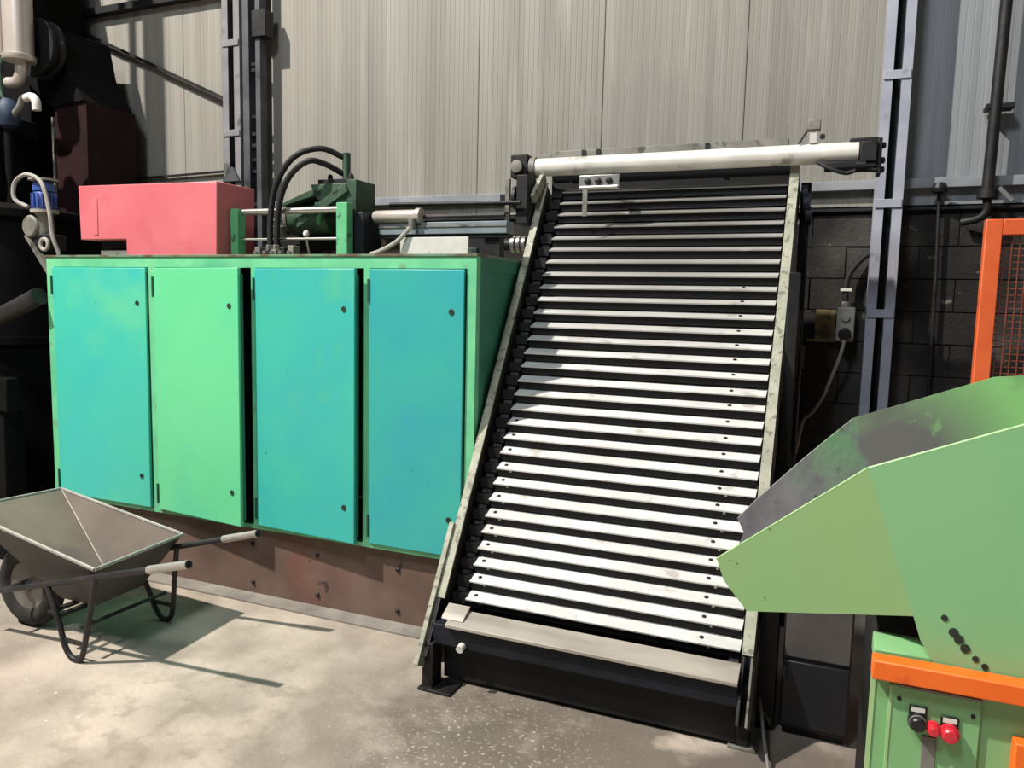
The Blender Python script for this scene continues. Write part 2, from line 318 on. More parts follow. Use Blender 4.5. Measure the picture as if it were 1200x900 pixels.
# ------------------------------------------------------------------ wall socket
so = thing('wall_socket', (1.54, 1.40, 1.43), 'grubby grey switched socket box with plug on the block wall', 'socket')
MB().box((1.495, 1.35, 1.43), (1.585, 1.425, 1.615)).build('housing', 'socket_grey', so, 0.008)
MB().cyl((1.54, 1.35, 1.56), (1.54, 1.335, 1.56), 0.022, 16).build('rotary_switch', 'socket_grey', so, 0.003)
MB().cyl((1.54, 1.35, 1.475), (1.54, 1.30, 1.468), 0.032, 16).build('plug', 'black_plastic', so, 0.004)
MB().cyl((1.535, 1.39, 1.615), (1.535, 1.39, 1.645), 0.018, 12).build('gland', 'socket_grey', so)
MB().box((1.505, 1.37, 1.70), (1.56, 1.40, 1.715)).build('cable_clip', 'white_label', so)
tag(MB().tube(smoothpath([(1.535, 1.39, 1.64), (1.532, 1.39, 1.73), (1.55, 1.40, 1.80), (1.60, 1.41, 1.87), (1.66, 1.42, 1.92)]), 0.015, 10).build('supply_cable', 'black_rubber'), 'thick black cable rising from socket box to the column', 'cable')
tag(MB().tube(smoothpath([(1.54, 1.295, 1.44), (1.525, 1.30, 1.36), (1.49, 1.32, 1.24), (1.45, 1.34, 1.12), (1.40, 1.36, 1.03), (1.36, 1.37, 0.98), (1.33, 1.38, 0.80)]), 0.009, 8).build('trailing_lead', 'cable_grey'), 'thin grey lead hanging in a curve below the wall plug', 'cable')
tag(MB().box((1.39, 1.415, 1.43), (1.49, 1.432, 1.60)).box((1.35, 1.40, 1.425), (1.50, 1.432, 1.437)).build('mounting_board', 'board_wood'), 'small yellowed wooden board beside the socket box', 'board')

# ------------------------------------------------------------------ green cabinet
cab = thing('machine_cabinet', (-1.385, 0.5, 0), 'long green four door machine cabinet on a rusty brown plinth', 'cabinet')
XL, XR, ZT, ZB, DY = -2.774, 0.0, 1.80, 0.385, 1.05
doors = [(-2.713, -1.981, 'door_teal', 0.0), (-1.925, -1.275, 'door_lime', 6.0), (-1.238, -0.600, 'door_sea', 4.0), (-0.555, -0.050, 'door_blue_green', 0.0)]
DT, DB = 1.742, 0.41
fr = MB()
xs = [XL] + [v for d in doors for v in d[:2]] + [XR]
fr.box((XL, 0, DT + 0.004), (XR, 0.04, ZT)).box((XL, 0, ZB), (XR, 0.04, DB - 0.004))
for i in range(0, len(xs), 2):
    fr.box((xs[i] + (0 if i == 0 else 0.004), 0, DB - 0.004), (xs[i + 1] - (0.004 if i < len(xs) - 2 else 0), 0.04, DT + 0.004))
fr.build('front_frame', 'frame_green', cab)
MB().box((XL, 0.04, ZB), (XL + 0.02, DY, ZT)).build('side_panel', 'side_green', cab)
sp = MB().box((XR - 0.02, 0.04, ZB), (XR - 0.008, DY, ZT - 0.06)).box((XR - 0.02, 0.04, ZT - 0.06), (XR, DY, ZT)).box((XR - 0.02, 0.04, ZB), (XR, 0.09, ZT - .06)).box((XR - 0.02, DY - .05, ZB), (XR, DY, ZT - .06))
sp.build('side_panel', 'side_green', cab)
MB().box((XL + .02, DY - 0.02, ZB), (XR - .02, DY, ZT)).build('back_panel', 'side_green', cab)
MB().box((XL - 0.004, -0.006, ZT), (XR + 0.004, DY, ZT + 0.012)).build('top_plate', 'top_dirt', cab, 0.002)
MB().box((XL + .02, 0.04, ZB), (XR - .02, DY - .02, ZB + 0.02)).build('bottom_panel', 'black_steel', cab)
pl = MB().box((XL + 0.02, 0.045, 0), (XR - 0.005, DY, ZB)).build('plinth', 'rust_base', cab)
for x in (-2.45, -1.9, -1.32, -0.9, -0.42):
    for z in (0.07, 0.28): MB().lathe([(0.012, 0), (0.012, 0.006), (0.006, 0.012)], (x, 0.045, z), (0, -1, 0), 8).build('bolt', 'dark_steel', pl)
for (x0, x1, m, ang) in doors:
    w = x1 - x0
    d = bpy.data.objects.new('door', MB().box((0.002, -0.014, DB), (w - 0.003, 0.008, DT)).mesh('door', m)); COL.objects.link(d)
    d.parent = cab; d.location = Vector((x0, -0.002, 0)) - world_org(cab); d.rotation_euler = (0, 0, -math.radians(ang)); add_bevel(d, 0.004)
    def sub(name, mb, mt):
        o = bpy.data.objects.new(name, mb.mesh(name, mt)); COL.objects.link(o); o.parent = d; return o
    for z in (1.64, 0.50): sub('hinge', MB().cyl((0.0, -0.017, z - 0.055), (0.0, -0.017, z + 0.055), 0.006, 8), 'hinge_dark')
    for z in (1.55, 0.585):
        sub('lock', MB().lathe([(0.014, 0), (0.013, 0.004), (0.005, 0.004), (0.004, 0.002)], (w - 0.065, -0.014, z), (0, -1, 0), 12), 'hole_dark')
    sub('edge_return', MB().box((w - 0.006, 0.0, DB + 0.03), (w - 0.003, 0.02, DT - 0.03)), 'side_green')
tag(MB().box((-2.8, -0.06, 0), (0.0, 0.045, 0.012)).build('kerb_strip', 'concrete_kerb', bevel=0.003), 'grey concrete strip along the foot of the rusty plinth', 'kerb')

# ------------------------------------------------------------------ red box on the cabinet
zt = ZT + 0.012
rb = thing('red_guard_box', (-2.08, 0.22, zt), 'red painted sheet metal box with a notch, on the green cabinet', 'box')
prof = [(-2.225, 0.08, zt), (-1.568, 0.08, zt), (-1.562, 0.08, 2.20), (-2.592, 0.08, 2.212), (-2.585, 0.08, 1.905), (-2.225, 0.08, 1.905)]
MB().prism(prof, (0, 0.29, 0)).build('casing', 'red_paint', rb, 0.005)
MB().box((-2.50, 0.14, zt), (-2.235, 0.34, zt + 0.035)).build('support_plate', 'white_plate', rb, 0.002)
MB().box((-2.56, 0.20, zt + .035), (-2.24, 0.34, 1.905)).build('inner_block', 'black_steel', rb)
MB().box((-2.475, 0.076, 1.93), (-2.44, 0.081, 2.14)).build('lap_seam', 'red_paint', rb, 0.002)

# ------------------------------------------------------------------ hydraulic press head on the cabinet
hy = thing('hydraulic_press_head', (-1.22, 0.3, zt), 'green hydraulic press head with guide rods and black hoses, on the cabinet', 'machine')
MB().box((-1.556, 0.17, zt), (-1.506, 0.23, 2.068)).build('upright', 'machine_green_light', hy, 0.003)
MB().box((-0.872, 0.17, zt), (-0.806, 0.225, 2.082)).build('upright', 'machine_green_light', hy, 0.003)
MB().box((-1.54, 0.42, zt), (-0.80, 0.60, 2.02)).build('rear_block', 'black_steel', hy, 0.004)
MB().cyl((-1.506, 0.21, 2.052), (-0.872, 0.21, 2.052), 0.017, 14).build('guide_rod', 'bright_steel', hy)
MB().cyl((-1.506, 0.20, 1.905), (-0.872, 0.20, 1.905), 0.007, 10).build('guide_rod', 'bright_steel', hy)
cyb = MB().lathe([(0.05, -.02), (0.075, 0), (0.085, .01), (0.085, .26), (0.075, .28), (0.04, .29)], (-1.31, 0.37, 2.03), (1, 0, 0), 24).build('cylinder_body', 'machine_green', hy)
MB().lathe([(0.09, 0), (0.09, .02)], (-1.30, 0.37, 2.03), (1, 0, 0), 24).build('clamp_ring', 'dull_steel', cyb)
MB().lathe([(0.03, 0), (0.05, .01), (0.05, .05), (0.03, .06)], (-1.345, 0.32, 1.93), (0, 0, 1), 14).build('filter_cap', 'dull_steel', hy)
MB().prism([(-1.29, 0.27, 2.085), (-1.08, 0.27, 2.135), (-1.08, 0.27, 2.175), (-1.30, 0.27, 2.10)], (0, 0.22, 0)).build('wedge_plate', 'machine_green', hy, 0.003)
MB().prism([(-1.09, 0.25, 2.19), (-0.83, 0.25, 2.19), (-0.83, 0.25, 2.08), (-0.99, 0.25, 2.07), (-1.06, 0.25, 2.12)], (0, 0.2, 0)).build('bracket', 'machine_green', hy, 0.004)
MB().bar((-1.17, 0.235, 1.985), (-0.85, 0.235, 2.165), 0.02, 0.045).build('brace', 'machine_green', hy, 0.003)
MB().prism([(-1.07, 0.26, 2.10), (-1.03, 0.26, 2.10), (-1.045, 0.26, 2.0), (-1.055, 0.26, 1.98)], (0, 0.02, 0)).build('lug', 'machine_green_light', hy)
MB().box((-1.05, 0.26, 2.19), (-0.84, 0.42, 2.215)).build('top_plate', 'black_steel', hy, 0.003)
MB().box((-0.855, 0.24, 1.94), (-0.80, 0.42, 2.205)).build('end_block', 'machine_green', hy, 0.004)
MB().box((-0.85, 0.235, zt), (-0.755, 0.45, 2.04)).build('cylinder_mount', 'navy_steel', hy, 0.006)
MB().cyl((-0.92, 0.33, 2.215), (-0.92, 0.33, 2.355), 0.021, 14).build('hose_post', 'machine_green', hy)
for x in (-1.0, -0.87): MB().lathe([(0.014, 0), (0.014, .02), (0.008, .03)], (x, .3, 2.215), (0, 0, 1), 6).build('bolt', 'dark_steel', hy)
h1 = [(-1.291, 0.17, 1.845), (-1.283, 0.17, 2.034), (-1.243, 0.17, 2.190), (-1.132, 0.17, 2.318), (-1.02, 0.24, 2.368), (-0.935, 0.32, 2.335)]
h2 = [(-1.246, 0.17, 1.845), (-1.233, 0.17, 2.056), (-1.17, 0.17, 2.210), (-1.05, 0.17, 2.292), (-0.995, 0.24, 2.29), (-0.935, 0.32, 2.25)]
for h in (h1, h2):
    ho = MB().tube(smoothpath(h, 8), 0.0155, 10).build('hose', 'black_rubber', hy)
    MB().lathe([(0.02, 0), (0.02, .03), (0.014, .035)], (h[0][0], .17, 1.84), (0, 0, 1), 6).build('fitting', 'dull_steel', ho)
for i, (x, hgt) in enumerate(((-1.35, .05), (-1.291, .035), (-1.246, .035), (-1.19, .045), (-1.135, .055))):
    v = MB().box((x - .018, .14, zt), (x + .018, .20, zt + hgt)).build('valve', ('dull_steel', 'dark_steel')[i % 2], hy, 0.004)
    MB().cyl((x, .14, zt + .02), (x, .12, zt + .02), .009, 8).build('spindle', 'bright_steel', v)
MB().lathe([(0.004, -.018), (0.014, -.012), (0.018, 0), (0.014, .012), (0.004, .018)], (-1.117, .25, 1.936), (0, 0, 1), 14).build('lever_knob', 'white_label', hy)
MB().cyl((-1.117, .25, 1.92), (-1.117, .28, zt), .006, 8).build('lever', 'bright_steel', hy)
for x in (-1.19, -1.06, -1.0): MB().box((x - .02, .33, zt), (x + .02, .40, zt + .04)).build('valve', 'soot_red', hy, .003)

# ------------------------------------------------------------------ pusher rail running to the conveyor
ps = thing('pusher_rail', (-0.3, 0.4, zt), 'grey blue rail with silver pusher cylinder between cabinet and conveyor', 'machine')
bmr = MB().box((-0.72, 0.33, 1.932), (0.0, 0.42, 1.992)).build('rail_beam', 'grey_blue_paint', ps, 0.003)
MB().box((-0.72, 0.325, 1.967), (0.0, 0.33, 1.975)).build('lip', 'dull_steel', bmr)
MB().box((-0.72, 0.34, 1.915), (0.0, 0.41, 1.932)).build('underside_bar', 'black_steel', ps)
MB().lathe([(0.024, 0), (0.031, .01), (0.031, .25), (0.038, .255), (0.038, .28), (0.02, .285)], (-0.75, 0.33, 2.025), (1, 0, 0), 20).build('pusher_cylinder', 'duct_steel', ps)
MB().cyl((-0.47, 0.35, 2.02), (-0.02, 0.35, 2.02), 0.010, 10).build('piston_rod', 'dark_steel', ps)
MB().cyl((-0.79, 0.55, 2.115), (-0.02, 0.55, 2.105), 0.012, 10).build('tie_rod', 'dark_steel', ps)
MB().lathe([(0.02, 0), (0.02, .05), (0.012, .055)], (-0.505, 0.30, 1.955), (0, 0, 1), 10).build('port_fitting', 'dull_steel', ps)
MB().tube(smoothpath([(-0.50, 0.30, 1.985), (-0.525, 0.29, 1.95), (-0.58, 0.27, 1.89), (-0.65, 0.24, 1.845), (-0.70, 0.22, 1.825)]), 0.011, 8).build('hose', 'cable_grey', ps)
MB().box((-0.75, 0.40, zt), (-0.60, 0.5, 1.92)).build('rust_block', 'rust_base', ps, .003)
MB().box((-0.575, 0.30, zt), (-0.19, 0.31, 1.915)).build('cover_plate', 'white_plate', ps, 0.002)
MB().box((-0.19, 0.29, zt), (-0.14, 0.33, 1.86)).build('end_lug', 'machine_green', ps, .003)
for xa in (-0.50, -0.13): MB().box((xa, 0.36, zt), (xa + .08, 0.42, 1.915)).build('support_foot', 'dark_steel', ps)
MB().cyl((-0.22, 0.62, 1.90), (0.0, 0.62, 1.90), 0.03, 16).build('drive_shaft', 'dark_steel', ps)
for k in range(3): MB().cyl((-0.09 + k * .03, 0.62, 1.90), (-0.068 + k * .03, 0.62, 1.90), 0.044, 18).build('coupling_ring', 'bright_steel', ps, .003)
MB().box((-0.30, 0.56, zt), (-0.22, 0.68, 1.95)).build('bearing_block', 'black_steel', ps, .004)

# ------------------------------------------------------------------ slat conveyor
# slat front edges run from (y,z) = (-0.30,0.347) to (0.80,2.185)
B0 = Vector((0, -0.30, 0.347)); B1 = Vector((0, 0.80, 2.185)); dirc = (B1 - B0).normalized(); nrm = Vector((0, -dirc.z, dirc.y))   # nrm points out to the front
cv = thing('slat_conveyor', (0.65, -0.1, 0), 'steep inclined steel slat conveyor with roller on top, against the wall', 'conveyor')
co = world_org(cv)
NS = 30
t = math.radians(16); w = 0.084; th = 0.006
sl = MB().prism([(0, 0, 0), (0, w * math.cos(t), w * math.sin(t)), (0, w * math.cos(t) + th * math.sin(t), w * math.sin(t) - th), (0, th * math.sin(t), -th)], (1.125, 0, 0))
slat_me = sl.mesh('slat', 'worn_shaded_steel', smooth=False)
bk = MB().prism([(0, .02, -.002), (0, .028, -.002), (0, .028, -.034), (0, .02, -.034)], (1.125, 0, 0)); back_me = bk.mesh('slat_flange', 'black_steel', smooth=False)
lk = MB().box((0, -.004, -.03), (0.06, 0.07, 0.012)); link_me = lk.mesh('chain_link', 'black_steel')
boltm = MB().lathe([(0.009, 0), (0.009, .003), (0.005, .005)], (0, 0, 0), (0, -math.sin(t), math.cos(t)), 6).mesh('bolt', 'dark_steel')
nubm = MB().cyl((0, 0, 0), (0, 0, -.010), .006, 6).mesh('bolt_end', 'bright_steel')
for i in range(NS):
    p = B0.lerp(B1, i / (NS - 1))
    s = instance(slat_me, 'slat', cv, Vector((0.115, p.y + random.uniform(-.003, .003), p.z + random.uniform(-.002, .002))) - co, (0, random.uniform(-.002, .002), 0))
    instance(back_me, 'slat_flange', s, (0, 0, -.004))
    instance(link_me, 'chain_link', cv, Vector((0.052, p.y + .012, p.z + .004)) - co)
    if i < 22:
        for x in ((0.035, 0.98) if i < 12 else (0.98,)):
            instance(boltm, 'bolt', s, (x, 0.035 * math.cos(t), 0.035 * math.sin(t) + 0.0004))
            if i < 9: instance(nubm, 'bolt_end', s, (x + .03, 0.012, -0.006))
# side rails: channel section, flange to the front
def along(s_, off, x=0.0): p = B0 + dirc * s_ + nrm * off; return Vector((x, p.y, p.z))
Lc = (B1 - B0).length
def rail(x0, x1, sa, sb, offa, offb, m, web=None):
    mb = MB(); p = [along(sa, offa), along(sa, offb)]
    mb.prism([(x0, p[0].y, p[0].z), (x0, p[1].y, p[1].z), (x1, p[1].y, p[1].z), (x1, p[0].y, p[0].z)], dirc * (sb - sa)); return mb
lr = rail(0.012, 0.048, -0.02, Lc + 0.02, 0.052, 0.060, 'rail_steel').build('rail_flange', 'rail_steel', cv)
rail(0.012, 0.020, -0.26, Lc + 0.05, -0.16, 0.052, 'rail_steel').build('side_plate', 'dull_steel', cv)
rail(-0.010, 0.012, -0.30, 0.30, -0.05, 0.075, 'rail_steel').build('skid_plate', 'rail_steel', cv, .002)
rail(0.020, 0.030, -0.26, -0.02, -0.10, 0.055, 'x').build('end_plate', 'dark_steel', cv)
rail(1.252, 1.292, -0.02, Lc + 0.10, 0.045, 0.053, 'rail_steel').build('rail_flange', 'rail_steel', cv)
rail(1.284, 1.292, -0.26, Lc + 0.06, -0.16, 0.045, 'x').build('side_plate', 'dull_steel', cv)
rail(1.252, 1.262, -0.26, -0.02, -0.10, 0.045, 'x').build('end_plate', 'dark_steel', cv)
# dark pan behind the slats
rail(0.022, 1.284, -0.10, Lc + 0.10, -0.150, -0.143, 'x').build('back_pan', 'black_steel', cv)
MB().box((0.03, 0.868, 2.10), (1.28, 0.876, 2.36)).build('head_plate', 'black_steel', cv)
# carrying chain strands
rail(0.060, 0.10, -0.05, Lc, -0.10, -0.03, 'x').build('chain_strand', 'dark_steel', cv)
rail(1.20, 1.235, -0.05, Lc, -0.10, -0.045, 'x').build('chain_strand', 'dark_steel', cv)
# bottom lip, cross beam, legs
MB().prism([(0.10, -0.455, 0.292), (0.10, -0.36, 0.325), (0.10, -0.36, 0.317), (0.10, -0.455, 0.278)], (1.152, 0, 0)).build('lip_plate', 'lip_steel', cv, .002)
MB().prism([(0.07, -0.42, 0.315), (0.07, -0.36, 0.345), (0.07, -0.36, 0.33), (0.07, -0.43, 0.302)], (0.10, 0, 0)).build('lip_edge', 'lip_steel', cv, .002)
MB().box((0.03, -0.43, 0.19), (1.252, -0.36, 0.275)).build('cross_beam', 'navy_steel', cv, .004)
MB().box((0.05, -0.35, 0.165), (1.245, -0.20, 0.19)).build('bottom_pan', 'black_steel', cv, .002)
MB().box((0.05, -0.36, 0.02), (1.245, -0.35, 0.19)).build('shade_apron', 'black_steel', cv, .002)  # black plate standing in for the lower panel and the shade beneath
MB().cyl((0.17, -0.432, 0.205), (0.17, -0.46, 0.20), 0.016, 12).build('drain_plug', 'white_label', cv)
MB().box((0.0, -0.46, 0.0), (0.05, -0.38, 0.20)).build('leg', 'dark_steel', cv, .003)
MB().box((-0.01, -0.48, 0.0), (0.14, -0.36, 0.012)).build('foot_plate', 'dark_steel', cv, .002)
MB().box((1.245, -0.36, 0.0), (1.29, -0.26, 0.24)).build('leg', 'dark_steel', cv, .003)
MB().box((1.22, -0.37, 0.0), (1.32, -0.20, 0.012)).build('foot_plate', 'dull_steel', cv, .002)
MB().box((1.298, -0.18, 0), (1.365, -0.10, 0.72)).build('leg', 'black_steel', cv, .003)
MB().box((1.300, 0.30, 0), (1.345, 0.36, 1.75)).build('leg', 'dark_steel', cv, .003)
MB().box((1.30, 0.86, 0), (1.345, 0.92, 2.2)).build('leg', 'dark_steel', cv, .003)
MB().bar((1.325, -0.14, 0.3), (1.325, 0.88, 0.9), 0.03, 0.04).build('frame_brace', 'dark_steel', cv)
MB().bar((1.325, 0.33, 1.1), (1.325, 0.88, 1.6), 0.03, 0.04).build('frame_brace', 'dark_steel', cv)
# head of the conveyor: tube, angle beam, end blocks
rl = MB().lathe([(0.02, -.01), (0.046, 0), (0.046, 1.57), (0.02, 1.58)], (-0.03, 0.74, 2.308), (1, 0, 0), 24).build('head_tube', 'roller_steel', cv)
MB().lathe([(0.054, 0), (0.054, .03)], (-0.04, 0.74, 2.308), (1, 0, 0), 20).build('end_collar', 'dull_steel', rl)
MB().box((0.07, 0.79, 2.350), (1.235, 0.85, 2.398)).build('angle_beam', 'dull_steel', cv, .003)
MB().box((-0.02, 0.80, 2.340), (0.07, 0.85, 2.385)).build('beam_end', 'dull_steel', cv, .003)
for x in (0.22, 0.30, 0.85): MB().box((x, 0.782, 2.352), (x + .02, 0.79, 2.396)).build('beam_joint', 'dark_steel', cv)
MB().box((-0.145, 0.70, 2.255), (-0.05, 0.80, 2.375)).build('end_block', 'dark_steel', cv, .006)
MB().lathe([(0.02, 0), (0.032, .005), (0.032, .03), (0.012, .035)], (-0.10, 0.70, 2.31), (0, -1, 0), 14).build('end_bolt', 'dull_steel', cv)
eb = MB().box((1.545, 0.68, 2.255), (1.615, 0.80, 2.345)).box((1.50, 0.72, 2.345), (1.62, 0.80, 2.368)).build('end_block', 'dark_steel', cv, .005)
MB().box((1.615, 0.70, 2.20), (1.634, 0.79, 2.36)).build('flange', 'black_steel', cv, .003)
for z in (2.225, 2.265, 2.33): MB().lathe([(0.014, 0), (0.014, .012), (0.007, .016)], (1.634, 0.73, z), (1, 0, 0), 6).build('bolt', 'dark_steel', cv)
MB().box((1.40, 0.69, 2.232), (1.615, 0.79, 2.262)).build('under_bracket', 'black_steel', cv, .004)
MB().tube(smoothpath([(1.37, 0.70, 2.265), (1.42, 0.66, 2.23), (1.49, 0.66, 2.205), (1.54, 0.66, 2.215), (1.62, 0.68, 2.215)]), 0.009, 8).build('cable', 'black_rubber', cv)
MB().cyl((1.53, 0.65, 2.235), (1.57, 0.65, 2.235), 0.02, 12).build('cable_gland', 'black_plastic', cv)
lim = MB().box((1.32, 0.70, 2.41), (1.375, 0.75, 2.455)).build('limit_switch', 'dull_steel', cv, .004)
MB().tube([(1.325, 0.71, 2.42), (1.30, 0.71, 2.38), (1.285, 0.71, 2.352)], 0.006, 6).build('switch_arm', 'dark_steel', lim)
MB().box((1.33, 0.71, 2.352), (1.36, 0.74, 2.412)).build('switch_stand', 'white_plate', lim)
MB().lathe([(0.012, -.008), (0.012, .008)], (1.385, 0.715, 2.38), (0, 1, 0), 10).build('switch_roller', 'dark_steel', lim)
# sensor bracket under the tube
sb = MB().box((0.27, 0.60, 2.165), (0.475, 0.61, 2.235)).build('sensor_bracket', 'bright_steel', cv, .003)
for k in range(3): MB().lathe([(0.016, 0), (0.016, .012), (0.008, .016)], (0.315 + k * .055, 0.60, 2.205), (0, -1, 0), 8).build('sensor_bolt', 'dark_steel', sb)
MB().cyl((0.275, 0.592, 2.175), (0.47, 0.592, 2.175), .007, 8).build('sensor_rod', 'bright_steel', sb)
MB().box((0.40, 0.61, 2.20), (0.44, 0.72, 2.23)).build('sensor_arm', 'dull_steel', sb)
MB().box((0.294, 0.590, 2.035), (0.318, 0.598, 2.165)).build('strap', 'dull_steel', sb)
# left bearing and chain gear near the cabinet
MB().box((-0.06, 0.58, 2.0), (0.005, 0.70, 2.25)).build('bearing_block', 'black_steel', cv, .006)
MB().box((-0.125, 0.59, 2.02), (-0.10, 0.61, 2.235)).build('guide_bar', 'dull_steel', cv, .003)
MB().lathe([(0.025, 0), (0.06, .004), (0.06, .02), (0.025, .024)], (-0.088, 0.63, 2.14), (1, 0, 0), 18).build('sprocket', 'dark_steel', cv)
MB().box((-0.16, 0.60, 2.10), (-0.12, 0.66, 2.16)).build('shaft_nut', 'black_steel', cv, .006)
MB().bar((0.02, 0.62, 2.13), (0.03, 0.74, 2.26), 0.02, 0.05).build('rail_knee', 'rail_steel', cv)
# right sprocket cluster
for k, (y, z, r) in enumerate(((0.86, 2.14, .05), (0.84, 2.09, .06), (0.83, 2.04, .045))):
    MB().lathe([(0.02, 0), (r, .004), (r, .03), (0.02, .034)], (1.30 + .012 * k, y, z), (1, 0, 0), 10).build('sprocket', 'navy_steel', cv)

tag(MB().box((1.30, 1.395, 1.27), (1.345, 1.43, 1.40)).build('terminal_box', 'grey_box', bevel=.004), 'small grey green box fixed to the block wall beside conveyor rail', 'box')
tag(MB().tube([(1.325, 1.42, 1.27), (1.325, 1.42, 0.0)], .007, 6).build('wall_wire', 'cable_grey'), 'thin wire dropping from small grey green wall box', 'cable')

# ------------------------------------------------------------------ dark cabinet beside the conveyor
dc = thing('control_cabinet', (1.50, 0.05, 0), 'low dark control cabinet between conveyor and hopper machine', 'cabinet')
MB().box((1.385, -0.19, 0.03), (1.62, 0.28, 0.83)).build('body', 'dark_cabinet', dc, .006)
MB().box((1.39, -0.205, 0.05), (1.615, -0.19, 0.30)).build('lower_panel', 'dark_cabinet', dc, .003)
MB().box((1.39, -0.200, 0.315), (1.615, -0.19, 0.80)).build('upper_panel', 'grey_panel', dc, .003)
MB().box((1.388, -0.22, 0.24), (1.40, -0.205, 0.285)).build('latch', 'black_plastic', dc)
MB().box((1.40, -0.17, 0), (1.61, 0.26, 0.03)).build('base', 'black_steel', dc)
tag(MB().tube([(1.315, -0.22, 0.135), (1.345, -0.36, 0.06), (1.38, -0.52, 0.006)], .006, 8).build('loose_rod', 'dull_steel'), 'thin steel rod leaning at the foot of the conveyor leg', 'rod')

# ------------------------------------------------------------------ hopper machine
hm = thing('hopper_machine', (2.0, -1.3, 0), 'light green hopper machine with orange bar and push buttons', 'machine')
y0, yf = -1.615, -0.759
th_ = 0.006
A = (1.56, y0, 1.314); Bp = (1.651, y0, 1.052); T1 = (1.275, -1.40, 1.035); T2 = (1.292, -1.401, 0.989); T3 = (1.347, -1.421, 0.934)
A_ = (1.553, yf, 1.294); B_ = (1.651, yf, 1.05); U1 = (1.274, -0.974, 1.021); U2 = (1.292, -0.973, 0.985); U3 = (1.347, -0.953, 0.93)
def plate(mb, pts, th=th_):
    p = [Vector(q) for q in pts]; n = (p[1] - p[0]).cross(p[2] - p[0]).normalized(); n = n if n.y > 0 else -n; return mb.prism(p, n * th)
plate(MB(), [A, T1, T2, T3, Bp]).build('near_side_front', 'hopper_green', hm)
near = [A, Bp, (1.665, y0, 1.01), (1.688, y0, 0.972), (1.72, y0, 0.955), (2.45, y0, 0.955), (2.45, y0, 1.49), (1.87, y0, 1.445)]
ns = MB().prism(near, (0, th_, 0)).build('near_side_rear', 'hopper_green_cool', hm)
for (x, z, r) in ((1.700, 1.058, .0055), (1.716, 1.034, .008), (1.725, 1.023, .008), (1.736, 1.008, .008), (1.753, 0.992, .0055), (1.768, 0.981, .0055)):
    MB().lathe([(r, 0), (r, .0015)], (x, y0, z), (0, -1, 0), 14).build('bolt_hole', 'hole_dark', ns)
for x0_, z0_, x1_, z1_, yy0, yy1 in ((1.275, 1.035, 1.56, 1.314, -1.40, y0), (1.56, 1.314, 1.87, 1.445, y0, y0), (1.87, 1.445, 2.45, 1.49, y0, y0)):
    MB().tube([(x0_, yy0 + .003, z0_), (x1_, yy1 + .003, z1_)], .0032, 6).build('rim_edge', 'edge_green', hm)
plate(MB(), [A_, B_, U3, U2, U1, (1.314, -0.941, 1.067), (1.437, -0.847, 1.188)]).build('far_side_front', 'hopper_inner_worn', hm)
MB().prism([A_, B_, (1.78, yf, 1.0), (2.45, yf, 1.0), (2.45, yf, 1.46), (1.954, yf, 1.439), (1.888, yf, 1.431)], (0, th_, 0)).build('far_side_rear', 'hopper_inner_green', hm)
fb = MB()
fb.add([T2, T3, Bp, (1.78, y0, 1.0), (2.45, y0, 1.0), U2, U3, B_, (1.78, yf, 1.0), (2.45, yf, 1.0)],
       [(0, 1, 6, 5), (1, 2, 7, 6), (2, 3, 8, 7), (3, 4, 9, 8)])
fb.build('trough_floor', 'hopper_inner_worn', hm)
MB().box((2.44, y0 + .006, 1.0), (2.45, yf, 1.46)).build('end_wall', 'hopper_green_cool', hm)
# pedestal
yb = -1.626
body = MB().prism([(1.590, yb, 0), (2.49, yb, 0), (2.49, -1.50, 0), (1.66, -1.52, 0), (1.590, -1.60, 0)], (0, 0, 0.952)).build('pedestal', 'panel_green', hm, .003)
MB().box((1.5885, yb - .002, 0.0), (1.597, yb, 0.937)).build('corner_edge', 'edge_green', body)
MB().prism([(1.592, -1.607, 0.95), (1.592, -1.607, 0.975), (1.592, -1.57, 0.990), (1.592, -1.54, 0.985), (1.592, -1.54, 0.95)], (0.12, 0, 0)).build('shoulder', 'panel_green', hm, .002)
MB().box((1.588, -1.656, 0.938), (2.49, y0 - .003, 0.974)).build('orange_bar', 'orange_paint', hm, .003)
MB().box((1.815, yb - 0.03, 0.0), (1.86, yb, 0.872)).build('orange_post', 'orange_paint', hm, .003)
dr = MB().box((1.620, yb - 0.008, 0.35), (1.766, yb, 0.926)).build('control_panel', 'panel_green', hm, .002)
MB().box((1.635, yb - 0.0095, 0.923), (1.766, yb - .001, 0.9275)).build('panel_lip', 'dull_steel', dr)
MB().box((1.6205, yb - 0.0095, 0.35), (1.625, yb - .008, 0.923)).build('panel_fold', 'edge_green', dr)
for (x, z) in ((1.637, .902), (1.754, .895)): MB().lathe([(.004, 0), (.004, .002)], (x, yb - .008, z), (0, -1, 0), 8).build('screw', 'dark_steel', dr)
yp = yb - .008
for (x, z, r, m, lab) in ((1.668, 0.868, .0130, 'black_plastic', True), (1.693, 0.862, .0095, 'red_plastic', False), (1.719, 0.859, .0130, 'red_plastic', True)):
    if lab:
        lp = MB().box((x - .0145, yp - .004, z - .012), (x + .0145, yp, z + .028)).build('legend_plate', 'black_plastic', hm, .002)
        MB().box((x - .011, yp - .0048, z + .0165), (x + .011, yp - .004, z + .0255)).build('blank_label', 'white_label', lp)
    b = MB().lathe([(r + .003, 0), (r + .003, .008), (r, .009), (r, .018), (r * .8, .021), (r * .3, .0215)], (x, yp - .003, z), (0, -1, 0), 24).build('push_button', m, hm)
    if m == 'black_plastic': MB().torus((x, yp - .012, z), (0, 1, 0), r, .0018, 24, 6).build('bezel', 'dull_steel', b)
MB().box((1.678, yp - .003, 0.40), (1.701, yp, 0.842)).build('cover_strip', 'dull_steel', hm, .001)
